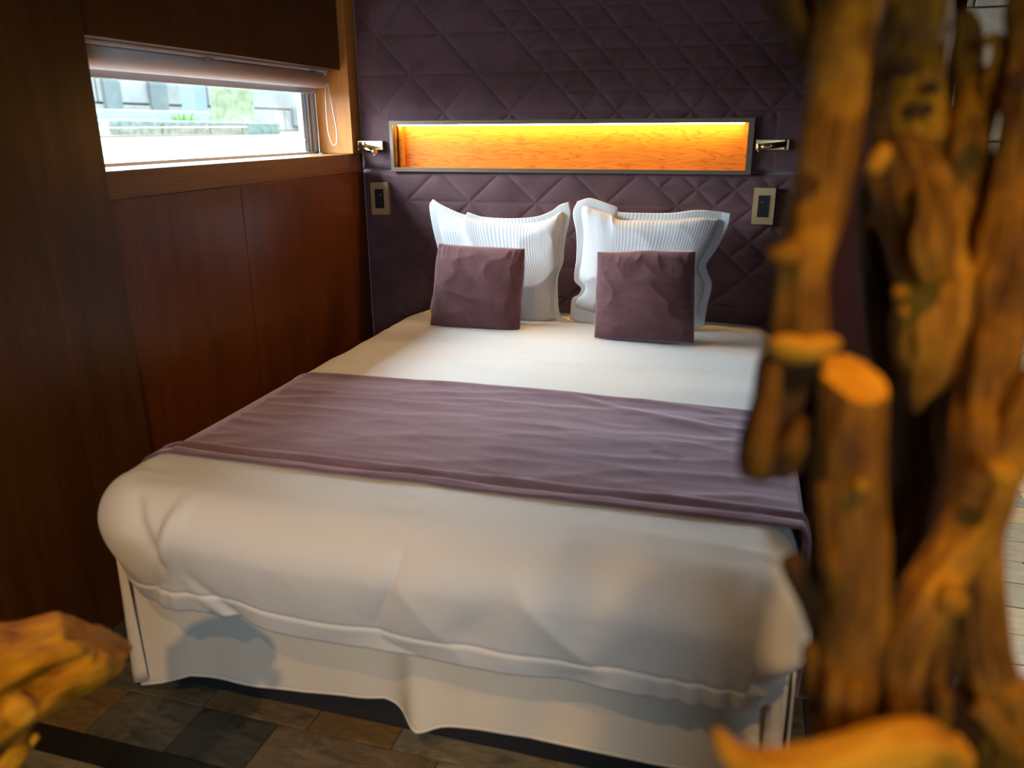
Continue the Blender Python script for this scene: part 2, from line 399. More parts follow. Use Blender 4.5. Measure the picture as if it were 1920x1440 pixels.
# stone wall at the end of the corridor
wf = struct(box('wall_far', .3, 2.5, 5.10, 5.3, -.05, 2.66, GROUT, bev=0), 'pale stone block wall at the end of the corridor')
smats = []
for nm, a, b in (('olive', (.11, .10, .07), (.18, .165, .115)), ('ash', (.15, .145, .115), (.24, .23, .19)), ('fawn', (.14, .12, .085), (.22, .19, .14))):
    T = M('stone_block_' + nm, rough=.85); n1 = T.noise(T.coords(), 9, 6, .65); T.color(T.ramp(n1, [(.3, a), (.7, b)])); T.bump(n1, .6, .01); smats.append(T.m)
z = 0.0; r_i = 0
while z < 2.55:
    h = .17; x = .32 - (.2 if r_i % 2 else 0)
    while x < 2.4:
        wdt = rnd.choice([.30, .38, .46]); x0 = max(x, .32); x1 = min(x + wdt, 2.4)
        if x1 - x0 > .05:
            d = rnd.uniform(.02, .04); k = (round(x1 - x0, 2), rnd.randrange(3))
            box('stone', x0 + .005, x1 - .005, 5.10 - d, 5.10, z + .005, min(z + h, 2.6) - .005, smats[k[1]], wf, .005)
        x += wdt
    z += h; r_i += 1
struct(box('wall_corridor', 2.4, 2.5, -2.6, 5.1, -.05, 2.66, PLASTW, bev=0))
struct(box('wall_front', -1.8, 2.4, -2.6, -2.5, -.05, 2.66, PLASTW, bev=0))

# ================================================================== OUTSIDE THE WINDOW
def outdoor(name, a, b, sc_=3, rough=.9, bump=.3):
    T = M(name, rough=rough, spec=.1); n1 = T.noise(T.coords(), sc_, 6, .65); T.color(T.ramp(n1, [(.32, a), (.68, b)])); T.bump(n1, bump, .02); return T.m
ASPH = outdoor('pale_gravel', (.070, .074, .074), (.095, .098, .096), 2)
KERBM = outdoor('mossy_granite', (.05, .075, .062), (.13, .155, .135), 14)
LEDGE = outdoor('pale_concrete', (.14, .155, .165), (.17, .185, .19), 4)
FACM = outdoor('limestone_facade', (.13, .135, .13), (.22, .22, .205), 1.4)
NICH = outdoor('grey_shutter', (.08, .10, .10), (.12, .135, .13), 3)
POSTM = outdoor('bluish_post_paint', (.11, .14, .17), (.13, .165, .19), 2)
BARKM = outdoor('mossy_bark', (.09, .11, .06), (.18, .20, .13), 9)
LEAFM = outdoor('weed_leaf', (.06, .15, .02), (.11, .22, .04), 20)
g_v = [(-2.02, -6, 1.18), (-2.02, 34, 1.18), (-6, 34, 1.385), (-6, -6, 1.385), (-30, 34, 1.50), (-30, -6, 1.50)]
g_v += [(x_, y_, z_ - .15) for x_, y_, z_ in g_v]
struct(from_py('ground', g_v, [(0, 1, 2, 3), (3, 2, 4, 5), (7, 6, 9, 8), (8, 9, 11, 10), (0, 6, 7, 1), (5, 4, 10, 11), (1, 7, 8, 2), (2, 8, 10, 4), (0, 3, 9, 6), (3, 5, 11, 9)], ASPH, smooth=False),
       'pale gravel yard outside the window')
kb = empty('kerb', (-6.0, 8.1, 1.385))
tag(kb, 'low mossy granite kerb seen through the window', 'kerb')
yy = 6.55
for k in range(4):
    L_ = [.75, .80, .62, .85][k]
    o = box('kerb_stone', -6.16 - .01 * (k % 2), -5.94, yy, yy + L_ - .02, 1.37, 1.545 - .006 * k, KERBM, None, .02); parent_keep(o, kb); yy += L_
o = box('timber_edging', -5.93, -5.86, 6.3, 8.4, 1.36, 1.40, outdoor('weathered_board', (.10, .085, .06), (.13, .11, .08), 8), None, .006); tag(o, 'weathered timber edging board lying before the mossy kerb', 'board')
lw = boxes('planter_ledge', [(-6.75, -6.45, 6.6, 8.8, 1.37, 1.655), (-6.45, -6.20, 6.6, 6.78, 1.37, 1.62)], LEDGE, None, .01)
tag(lw, 'white concrete planter ledge behind the kerb', 'ledge')
fc = empty('building', (-9.2, 13, 1.4)); tag(fc, 'pale stone building across the yard with grey shutters', 'building')
o = box('wall', -9.6, -9.12, 7.2, 26, 1.35, 3.4, GROUT, None, 0); parent_keep(o, fc)
z = 1.40
rr = random.Random(4)
for r_i, h in enumerate((.42, .36, .36, .36, .46)):
    y = 7.25 - (.5 if r_i % 2 else 0)
    while y < 25.5:
        L_ = rr.choice([1.1, 1.4, 1.7])
        o = box('stone', -9.12, -9.06 - rr.uniform(-.02, .02) , max(y, 7.22) + .02, y + L_ - .02, z + .015, z + h - .015, FACM, None, .01); parent_keep(o, fc)
        y += L_
    z += h
for yc, ww in ((9.95, .32), (10.9, .38)):
    o = box('shutter', -9.08, -9.0, yc, yc + ww, 1.62, 3.0, NICH, None, .01); parent_keep(o, fc)
o = box('shutter', -9.08, -9.0, 15.0, 15.8, 1.50, 1.85, NICH, None, .01); parent_keep(o, fc)
o = box('gate_post', -8.05, -7.80, 10.35, 10.62, 1.40, 3.2, POSTM, None, .02); tag(o, 'bluish grey post standing before the building', 'post')
# mossy tree trunk
tr_v = []; ns, nr = 14, 16
for i in range(ns):
    zz = 1.38 + i * .14; rad = .26 * (1 + .7 * math.exp(-i * .55)) 
    for k in range(nr):
        a_ = 2 * math.pi * k / nr; rr_ = rad * (1 + .18 * N3(math.cos(a_) * 2, math.sin(a_) * 2, zz * 1.2))
        tr_v.append((-7.9 + rr_ * math.cos(a_) + .03 * i * .3, 11.35 + rr_ * math.sin(a_), zz))
tf = [(i * nr + k, i * nr + (k + 1) % nr, (i + 1) * nr + (k + 1) % nr, (i + 1) * nr + k) for i in range(ns - 1) for k in range(nr)]
tf.append(tuple((ns - 1) * nr + k for k in range(nr)))
tag(from_py('tree_trunk', tr_v, tf, BARKM), 'mossy tree trunk across the yard', 'tree')
def weed(cx, cy, cz, n, h, sp, label):
    h *= .55; vs, fs = [], []
    for k in range(n):
        a_ = rr.uniform(0, 6.28); r0 = rr.uniform(0, sp); bx, by = cx + r0 * math.cos(a_) * .5, cy + r0 * math.sin(a_)
        hh = h * rr.uniform(.4, 1); lean = Vector((math.cos(a_), math.sin(a_), 0)) * hh * rr.uniform(.1, .6)
        side = Vector((-math.sin(a_), math.cos(a_), 0)) * .018
        b0 = Vector((bx, by, cz)); b1 = b0 + lean * .5 + Vector((0, 0, hh * .6)); b2 = b0 + lean + Vector((0, 0, hh))
        i0 = len(vs); vs += [b0 - side * .5, b0 + side * .5, b1 + side, b1 - side, b2]
        fs += [(i0, i0 + 1, i0 + 2, i0 + 3), (i0 + 3, i0 + 2, i0 + 4)]
    o = from_py('weed_tuft', vs, fs, LEAFM, None, False); tag(o, label, 'plant', None, None); return o
weed(-6.32, 8.62, 1.40, 260, .30, .42, 'broad green weed tuft growing behind the kerb')
weed(-6.30, 8.15, 1.42, 60, .42, .15, 'taller thin weed tuft beside the broad tuft')
weed(-6.30, 9.35, 1.40, 70, .28, .14, 'small weed tuft at the far end of the kerb')

# ================================================================== HEADBOARD
def seams(x, z):
    """depth of the quilting at x, z (arrays): 0 on the puffs, 1 on a stitch line"""
    up = z > 1.262
    d = np.full(x.shape, 9.0)
    def fam(val, period, metric):            # distance to the nearest line of a family
        f = val / period; return np.abs(f - np.round(f)) * period * metric
    def lay(xv, zv, P2, H, small_mask):
        a = (x - xv) / P2; b = (z - zv) / H
        nrm = 1 / math.hypot(1 / P2, 1 / H)
        big = np.minimum(fam(a + b, 2, nrm), fam(a - b, 2, nrm)); bh = np.abs(b - np.round(b)) * H
        sm = np.minimum(fam(a + b, 1, nrm), fam(a - b, 1, nrm)); sh = np.abs(2 * b - np.round(2 * b)) * H / 2
        return np.where(small_mask(a, b), np.minimum(sm, sh * 1.5 + .001), np.minimum(big, bh * 1.3 + .0005))
    d_up = lay(-1.026, 1.843, .157, .1640, lambda a, b: (a + b) > -.001)
    d_lo = lay(-.2805, 1.123, .157, .1425, lambda a, b: (a + b) > -.001)
    band = (z < 1.512) & up & ((x < -1.602) | (x > .10))
    d_up = np.where(band, 9, d_up)
    d_lo = np.where(x < -1.62, d_lo + .01, d_lo)
    return np.where(up, d_up, d_lo)
hb = empty('headboard', (-.72, 3.54, 0))
tag(hb, 'tall plum velvet headboard quilted in triangles behind the bed', 'headboard')
NX0, NX1, NZ0, NZ1 = -1.602, .012, 1.257, 1.482       # outer frame of the niche
def padded(name, x0, x1, z0, z1, hole=None, nx=380, nz=140):
    xs = np.linspace(x0, x1, nx); zs = np.linspace(z0, z1, nz)
    X, Z = np.meshgrid(xs, zs, indexing='ij')
    d = seams(X, Z)
    puff = 1 - np.exp(-(d / .0065) ** 1.15)
    puff = puff * .0060 + .0030 * ss(0, .05, d)
    e = np.minimum(np.minimum(X - x0, x1 - X), np.minimum(Z - z0, z1 - Z))
    rr_ = .024; er = np.where(e < rr_, rr_ - np.sqrt(np.maximum(0, rr_ ** 2 - (rr_ - e) ** 2)), 0)
    lo = np.array([[N3(a * 7, b * 7, 3.1) for b in zs[::4]] for a in xs[::4]])
    wr = np.kron(lo, np.ones((4, 4)))[:nx, :nz]
    k = np.ones(5) / 5
    wr = np.apply_along_axis(lambda v: np.convolve(np.pad(v, 2, 'edge'), k, 'valid'), 0, wr); wr = np.apply_along_axis(lambda v: np.convolve(np.pad(v, 2, 'edge'), k, 'valid'), 1, wr)
    Y = 3.512 - puff * ss(0, .03, e) + er - .0022 * wr
    V_ = np.stack([X, Y, Z], -1).reshape(-1, 3)
    idx = np.arange(nx * nz).reshape(nx, nz)
    q = np.stack([idx[:-1, :-1], idx[1:, :-1], idx[1:, 1:], idx[:-1, 1:]], -1).reshape(-1, 4)
    if hole:
        cx = (X[:-1, :-1] + X[1:, 1:]).ravel() / 2; cz = (Z[:-1, :-1] + Z[1:, 1:]).ravel() / 2
        q = q[~((cx > hole[0]) & (cx < hole[1]) & (cz > hole[2]) & (cz < hole[3]))]
    # back edge skirt so the pad has real thickness
    border = np.concatenate([idx[:, 0], idx[-1, 1:], idx[-2::-1, -1], idx[0, -2:0:-1]])
    nb = len(border); bv = V_[border].copy(); bv[:, 1] = 3.559
    base = len(V_); V_ = np.vstack([V_, bv])
    j = np.arange(nb); j2 = (j + 1) % nb
    side = np.stack([border[j], base + j, base + j2, border[j2]], -1)
    o = from_py(name, V_.tolist(), q.tolist() + side.tolist(), VELVET, None); parent_keep(o, hb); return o
padded('upper_pad', -1.768, .275, 1.264, 2.60, (NX0 + .004, NX1 - .004, NZ0 - .1, NZ1 - .004), 430, 275)
padded('lower_pad', -1.768, .275, .20, 1.262, None, 430, 215)

# illuminated niche
ni = empty('niche_shelf', (-.795, 3.5, NZ0))
tag(ni, 'long lit wooden niche with bronze frame set in the headboard', 'shelf')
def nb_(name, *a, mat, bev=.001):
    o = box(name, *a, mat, None, bev); parent_keep(o, ni); return o
fw_ = .024
nb_('frame_top', NX0, NX1, 3.487, 3.515, NZ1 - .018, NZ1, mat=BRONZE)
nb_('frame_bottom', NX0, NX1, 3.487, 3.515, NZ0, NZ0 + .018, mat=BRONZE)
nb_('frame_side', NX0, NX0 + .016, 3.487, 3.515, NZ0 + .018, NZ1 - .018, mat=BRONZE)
nb_('frame_side', NX1 - .024, NX1, 3.487, 3.515, NZ0 + .018, NZ1 - .018, mat=BRONZE)
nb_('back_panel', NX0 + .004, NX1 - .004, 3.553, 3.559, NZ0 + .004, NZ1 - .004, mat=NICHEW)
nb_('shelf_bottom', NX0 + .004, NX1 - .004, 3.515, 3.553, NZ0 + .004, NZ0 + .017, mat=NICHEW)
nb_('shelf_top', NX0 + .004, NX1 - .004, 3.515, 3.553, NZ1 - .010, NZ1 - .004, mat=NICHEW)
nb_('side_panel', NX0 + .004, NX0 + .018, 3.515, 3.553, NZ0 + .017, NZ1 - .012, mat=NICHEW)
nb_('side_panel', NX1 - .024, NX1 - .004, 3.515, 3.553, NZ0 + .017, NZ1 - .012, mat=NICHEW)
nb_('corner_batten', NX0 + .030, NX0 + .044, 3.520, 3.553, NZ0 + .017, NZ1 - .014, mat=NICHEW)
nb_('led_strip', NX0 + .034, NX1 - .040, 3.508, 3.516, NZ1 - .0235, NZ1 - .0185, mat=LED, bev=0)

# reading lights
def reading_light(x0, x1, zc, swing, hinge_left, label):
    r = empty('reading_light', ((x0 + x1) / 2, 3.5, zc)); tag(r, label, 'lamp', 'brass reading lights on the headboard')
    def pk(o): parent_keep(o, r); return o
    h = .0195
    bm = bmesh.new()
    add_box(bm, x0, x1, 3.478, 3.508, zc + h - .004, zc + h, .0008); add_box(bm, x0, x1, 3.478, 3.508, zc - h, zc - h + .004, .0008)
    add_box(bm, x0, x0 + .005, 3.478, 3.508, zc - h + .004, zc + h - .004, .0008); add_box(bm, x1 - .005, x1, 3.478, 3.508, zc - h + .004, zc + h - .004, .0008)
    pk(bobj('housing', bm, BRASS))
    pk(box('back_plate', x0 + .005, x1 - .005, 3.497, 3.503, zc - h + .004, zc + h - .004, PBRASS, None, .0005))
    L_ = (x1 - x0) * .86
    if hinge_left: p0 = Vector((x0 + .014, 3.472, zc - .004)); d = Vector((math.cos(swing), -math.sin(swing), -.22))
    else: p0 = Vector((x1 - .012, 3.474, zc + .002)); d = Vector((-math.cos(swing), -math.sin(swing), -.11))
    p1 = p0 + d.normalized() * L_
    a = cyl('lamp_arm', p0, p1, .0125, PBRASS, None, 32, bev=.001); pk(a)
    b = cyl('lamp_cap', p1 - d.normalized() * .012, p1 + d.normalized() * .003, .0140, BRASS, None, 32, bev=.001); pk(b)
    pk(cyl('hinge_pin', p0 + Vector((0, 0, -.019)), p0 + Vector((0, 0, .019)), .0045, PBRASS, None, 16, bev=.0005))
    pk(cyl('knob', p1 + Vector((0, 0, -.021)) - d.normalized() * .006, p1 + Vector((0, 0, -.010)) - d.normalized() * .006, .0035, PBRASS, None, 16, bev=.0005))
reading_light(-1.762, -1.636, 1.374, R_(24), True, 'brass reading light with arm swung out beside the window')
reading_light(.022, .150, 1.377, R_(4), False, 'brass reading light folded flat right of the niche')

# switch plates
def switch(x0, x1, label, dot):
    z0, z1 = 1.058, 1.207
    r = empty('light_switch', ((x0 + x1) / 2, 3.49, (z0 + z1) / 2)); tag(r, label, 'switch', 'brass switch plates beside the pillows')
    o = box('cover_plate', x0, x1, 3.480, 3.504, z0, z1, PLATE, None, .0012); parent_keep(o, r)
    xm = (x0 + x1) / 2
    o = box('black_insert', xm - .023, xm + .023, 3.4775, 3.4815, z0 + .030, z1 - .030, BLACK, None, .0006); parent_keep(o, r)
    o = box('rocker', xm - .0215, xm + .0215, 3.4763, 3.4785, z0 + .0755, z1 - .0315, BLACK, None, .0006); parent_keep(o, r)
    o = cyl('indicator', (xm + dot, 3.4766, z1 - .058), (xm + dot, 3.4752, z1 - .058), .0022, WHITEDOT, None, 12); parent_keep(o, r)
switch(-1.712, -1.622, 'brass switch plate left of the pillows, half in shadow', .007)
switch(.031, .118, 'brass switch plate right of the pillows under the folded lamp', -.007)

# ================================================================== ROLLER BLIND
rb = empty('roller_blind', (-1.89, 2.5, 1.69)); tag(rb, 'rolled up beige roller blind across the top of the window', 'blind')
def rk(o): parent_keep(o, rb); return o
rk(cyl('fabric_roll', (-1.888, 1.40, 1.655), (-1.888, 3.405, 1.655), .0335, BLINDM, None, 40, bev=.002))
rk(box('end_cap', -1.912, -1.864, 3.405, 3.418, 1.632, 1.690, WHITEP, None, .004))
rk(box('bottom_rail', -1.925, -1.910, 1.40, 3.40, 1.600, 1.624, RAILM, None, .003))
rk(box('fabric_drop', -1.9195, -1.9175, 1.40, 3.40, 1.622, 1.66, BLINDM, None, 0))
rk(box('head_rail', -1.925, -1.855, 1.40, 3.42, 1.6885, 1.6995, WHITEP, None, .002))  # white so the rail stands in for daylight in the gap above the roll
for px in (388, 582):
    q = on_plane(px, 118, Vector((-1.86, 0, 0)), Vector((1, 0, 0)))
    rk(box('clip', -1.858, -1.846, q.y - .022, q.y + .022, 1.683, 1.6885, STEEL, None, .001))
    rk(cyl('clip_screw', (-1.846, q.y, 1.6855), (-1.842, q.y, 1.6855), .004, STEEL, None, 12))
path = catmull([(-1.872, 3.412, 1.640), (-1.876, 3.411, 1.52), (-1.874, 3.411, 1.44), (-1.862, 3.410, 1.392), (-1.848, 3.409, 1.376),
                (-1.833, 3.408, 1.388), (-1.828, 3.407, 1.44), (-1.842, 3.408, 1.54), (-1.858, 3.410, 1.645)], 420)
rk(tube('bead_chain', path, lambda i: .0018 + .0012 * abs(math.sin(i * math.pi / 4)), CHAINM, None, 8))

# ================================================================== BED
BX0, BX1, BYF, ZT = -1.472, .178, 1.300, .640
bed = empty('bed', (-.65, 2.4, 0)); tag(bed, 'large double bed with cream valance standing against the headboard', 'bed')
def bk(o): parent_keep(o, bed); return o
bk(box('bed_base', -1.41, .11, 1.475, 3.47, .0, .33, BASEM, None, .008))
bk(box('mattress', -1.43, .13, 1.44, 3.48, .33, .585, MATT, None, .04))

def top_z(x, y):
    z = ZT + .006 * math.sin((x + 1.472) / 1.65 * math.pi)
    z -= .020 * float(ss(3.15, 3.46, y))
    a = float(ss(1.25, 1.6, y))
    z += .0045 * N3(x * 2.2, y * 2.6, 1.7)
    w_ = float(ss(2.15, 2.4, y)) * (1 - float(ss(3.0, 3.3, y)))
    u = (x + .25 * (y - 2.6))
    z += w_ * .020 * (ridge(u * .9 + 3.3, y * 5.2 - .55 * x, 5.5) - .3) * (.35 + .65 * float(ss(-1.2, -.5, x)))
    z += .006 * float(ss(2.2, 2.35, y)) * float(ss(-.10, .10, x)) * (1 - float(ss(3.2, 3.4, y))) * ridge(x * 2.5, y * 17 + x * 3, 2.5)
    w2 = (1 - float(ss(1.5, 1.75, y)))
    z += w2 * .009 * (ridge(x * 1.6, y * 7 + x, 8.2) - .3)
    return z
def side_prof(a, R=.10, tuck=.30):
    """a = arc distance from the start of the rounding -> outward offset, height below the top"""
    q = math.pi * R / 2
    if a < q: ph = a / R; return -R + R * math.sin(ph), R * (1 - math.cos(ph))
    l = a - q; return -tuck * l * (l / .2) ** .3, R + l
# --- duvet
NI, NP = 60, 64
vs = []
Rr = .10; A_END = math.pi * Rr / 2 + .205
SAMP = []
ysd = list(np.linspace(3.47, BYF + .17, 150))
for q in ysd: SAMP.append(((BX0, q), (-1, 0)))
for k in range(1, 36): 
    a = math.pi / 2 * k / 36; SAMP.append(((BX0 + .17 - .17 * math.cos(a), BYF + .17 - .17 * math.sin(a)), (-math.cos(a), -math.sin(a))))
for q in np.linspace(BX0 + .17, BX1 - .11, 230): SAMP.append(((q, BYF), (0, -1)))
for k in range(1, 27):
    a = math.pi / 2 * k / 27; SAMP.append(((BX1 - .11 + .11 * math.sin(a), BYF + .11 - .11 * math.cos(a)), (math.sin(a), -math.cos(a))))
for q in np.linspace(BYF + .11, BYF + .165, 8): SAMP.append(((BX1, q), (1, 0)))
for q in ysd[::-1]: SAMP.append(((BX1, q), (1, 0)))
NU = len(SAMP)
for i in range(NU):
    (ox, oy), (nx_, ny_) = SAMP[i]
    foot = -ny_ if ny_ < 0 else 0
    spx, spy = -.65, max(2.05, oy)
    ex, ey = ox - Rr * nx_, oy - Rr * ny_
    for j in range(NI):
        t_ = 1 - (1 - j / NI) ** 1.15
        x_, y_ = spx + (ex - spx) * t_, spy + (ey - spy) * t_
        vs.append((x_, y_, top_z(x_, y_)))
    zt = top_z(ex, ey)
    for j in range(NP):
        a = A_END * j / (NP - 1)
        off, dz = side_prof(a)
        x_, y_, z_ = ox + off * nx_, oy + off * ny_, zt - dz
        vw = float(ss(0, .10, a))
        # long soft folds on the foot, sharper gathers near the right corner
        t_al = ox if foot > .3 else oy
        f = .016 * (ridge(t_al * 2.3 + z_ * 1.6, z_ * 2.2, 4.4) - .45) + .005 * N3(t_al * 7, z_ * 5, 2.2) + -.014 * (ridge(t_al * 4.5 - z_ * 3.4, z_ * 3 + t_al, 7.4) ** 2 - .2)
        if foot > .3:
            g = math.exp(-((ox - .02) / .13) ** 2) * float(ss(.50, .36, z_) if False else 1 - ss(.34, .47, z_))
            f += g * .007 * math.sin(ox * 120 + z_ * 14 + 1.4 * N3(ox * 9, z_ * 9, 1))
            f += .009 * math.exp(-((ox + z_ * .55 + .93) / .024) ** 2) * vw - .009 * math.exp(-((ox + z_ * .8 + .81) / .03) ** 2)
            f += .012 * math.exp(-((ox + 1.33 - z_ * .25) / .018) ** 2) + .010 * math.exp(-((ox + 1.40 - z_ * .35) / .015) ** 2)
        # corner point of the cover at the right
        if nx_ > .2 and foot > .15: f += .030 * math.exp(-((z_ - .50) / .035) ** 2) * foot + .018 * math.exp(-((z_ - .405) / .02) ** 2) * foot
        # stitched hem band
        l_ = a - (A_END - .062)
        f += .0035 * float(ss(-.002, .004, l_)) - .0045 * math.exp(-(l_ / .0035) ** 2)
        f *= vw
        x_ += nx_ * f; y_ += ny_ * f
        if foot > .3: z_ += .014 * math.sin(ox * 3.1 + .5) * vw * (j / NP) + .01 * math.exp(-((ox + 1.06) / .05) ** 2) * (j / NP)
        vs.append((x_, y_, z_))
dv = from_py('duvet', vs, grid_faces(NU, NI + NP), COTTON)
bm = bmesh.new(); bm.from_mesh(dv.data)
bmesh.ops.remove_doubles(bm, verts=[v for v in bm.verts if abs(v.co.x + .65) < .001], dist=.0006)
bm.to_mesh(dv.data); bm.free()
md = dv.modifiers.new('thickness', 'SOLIDIFY'); md.thickness = .008; md.offset = -1
tag(dv, 'white duvet pulled smooth over the bed and tucked at the foot', 'duvet')

# --- bed runner
y_n, y_f = 1.545, 2.272
NXR, NYR = 300, 90
vs = []
SL = .27
for i in range(NXR):
    s_ = i / (NXR - 1)
    # unfolded coordinate across: left drop, top, right drop
    Lside = math.pi * .10 / 2 + .30; Ltop = (BX1 - BX0) - .20; T_ = 2 * Lside + Ltop; c_ = s_ * T_
    for j in range(NYR):
        v = j / (NYR - 1); y_ = y_n + (y_f - y_n) * v
        up_ = .007
        # raised border with a crease behind it, near edge
        dn = y_ - y_n
        edge = .0055 * (1 - float(ss(.030, .040, dn))) + .010 * math.exp(-((dn - .068) / .013) ** 2) - .006 * math.exp(-((dn - .043) / .005) ** 2)
        edge += .003 * math.exp(-((y_f - y_ - .012) / .01) ** 2)
        xx = BX0 + .10 + min(max(c_ - Lside, 0), Ltop)
        wr = .0060 * (ridge(xx * 1.6, y_ * 9 - xx * 1.2, 9.1) - .4) + .0025 * ridge(xx * 5, y_ * 16, 4.1) + .0055 * ridge(xx * 1.1 + 2, y_ * 4 - xx * .8, 3.3) * float(ss(1.7, 1.9, y_))
        # fold running from the far edge to the right
        wr += .005 * math.exp(-((y_ - (2.235 - .42 * max(0, xx + .45) + .25 * max(0, xx + .45) ** 2)) / .020) ** 2) * float(ss(-.6, -.42, xx)) * (1 - float(ss(-.15, .1, xx)))
        dy_ = .010 * math.sin(xx * 2.0 + 1) * (1 - v) 
        if c_ < Lside or c_ > Lside + Ltop:
            a = (Lside - c_) if c_ < Lside else (c_ - Lside - Ltop)
            off, dz = side_prof(a); sgn = -1 if c_ < Lside else 1
            if sgn > 0: off = off * .1 + .012 * float(ss(.1, .4, a))
            bx = BX0 if sgn < 0 else BX1
            ph = min(a / .10, math.pi / 2); ex = up_ + edge + .004
            zt = top_z(bx - sgn * .10, y_)
            vs.append((bx + sgn * (off + ex * math.sin(ph) + .006 * math.sin(y_ * 17 + 1) * float(ss(.15, .4, a))), y_ + dy_, zt - dz + ex * math.cos(ph)))
        else:
            vs.append((xx, y_ + dy_, top_z(xx, y_) + up_ + edge + wr + .004))
rn = from_py('bed_runner', vs, grid_faces(NXR, NYR, flip=False), RUNV)
md = rn.modifiers.new('thickness', 'SOLIDIFY'); md.thickness = .005; md.offset = -1
tag(rn, 'plum velvet bed runner laid across the white duvet', 'bed runner')

# --- valance
def skirt_pts(x):
    hx = [-1.50, -1.464, -1.40, -1.308, -1.20, -1.11, -.98, -.86, -.76, -.70, -.655, -.60, -.502, -.38, -.246, -.1, 0, .175]
    hz = [.018, .016, .036, .075, .080, .078, .085, .100, .102, .086, .070, .080, .098, .110, .110, .105, .104, .100]
    return float(np.interp(x, hx, hz))
vs = []; NS, NZ = 260, 22
for i in range(NS):
    x_ = -1.468 + (.168 + 1.468) * i / (NS - 1)
    hz = skirt_pts(x_)
    for j in range(NZ):
        v = j / (NZ - 1); z_ = .40 + (hz - .40) * v
        y_ = 1.455 - .025 * v
        y_ += v * (-.034 * math.exp(-((x_ + .655 + .02 * (1 - v)) / .040) ** 2) + .022 * math.exp(-((x_ + .74) / .06) ** 2) + .012 * math.sin(x_ * 5.5) + .010 * math.exp(-((x_ + 1.25) / .07) ** 2))
        y_ += .004 * N3(x_ * 6, z_ * 5, 0) - .012 * v * math.exp(-((x_ - .04 + .7 * (z_ - .3)) / .03) ** 2)
        vs.append((x_, y_, z_))
o = from_py('valance_front', vs, grid_faces(NS, NZ), SKIRTM); md = o.modifiers.new('t', 'SOLIDIFY'); md.thickness = .004; bk(o)
for nm, xs_, sg in (('valance_side', -1.478, -1), ('valance_side', .172, 1)):
    vs = []
    for i in range(90):
        y_ = 1.425 + (3.46 - 1.425) * i / 89
        for j in range(10):
            v = j / 9; z_ = .40 + (.045 - .40) * v
            vs.append((xs_ + sg * (.010 * v + .008 * v * math.sin(y_ * 20)), y_, z_))
    o = from_py(nm, vs, grid_faces(90, 10), SKIRTM); md = o.modifiers.new('t', 'SOLIDIFY'); md.thickness = .004; bk(o)
for (xa, za, wd) in ((-1.462, .030, .05), (.150, .075, .05)):     # corner pleats of the valance
    vs = []
    for i in range(14):
        t_ = i / 13
        for j in range(12):
            v = j / 11; vs.append((xa - .022 + wd * t_ * (.35 + .65 * v), 1.436 - .022 * v - .010 * math.sin(t_ * math.pi) - .004, .40 + (za - .40) * v + .02 * t_ * v))
    o = from_py('corner_pleat', vs, grid_faces(14, 12), SKIRTM); md = o.modifiers.new('t', 'SOLIDIFY'); md.thickness = .003; bk(o)
hem = []
for i in range(NS):
    x_ = -1.468 + (.168 + 1.468) * i / (NS - 1); v = 1; hz = skirt_pts(x_)
    y_ = 1.43 + (-.034 * math.exp(-((x_ + .655) / .040) ** 2) + .022 * math.exp(-((x_ + .74) / .06) ** 2) + .012 * math.sin(x_ * 5.5) + .010 * math.exp(-((x_ + 1.25) / .07) ** 2)) + .004 * N3(x_ * 6, hz * 5, 0) - .012 * math.exp(-((x_ - .04 + .7 * (hz - .3)) / .03) ** 2)
    hem.append((x_, y_ - .002, hz + .004))
o = tube('valance_hem', hem, .0048, SKIRTM, None, 8); bk(o)

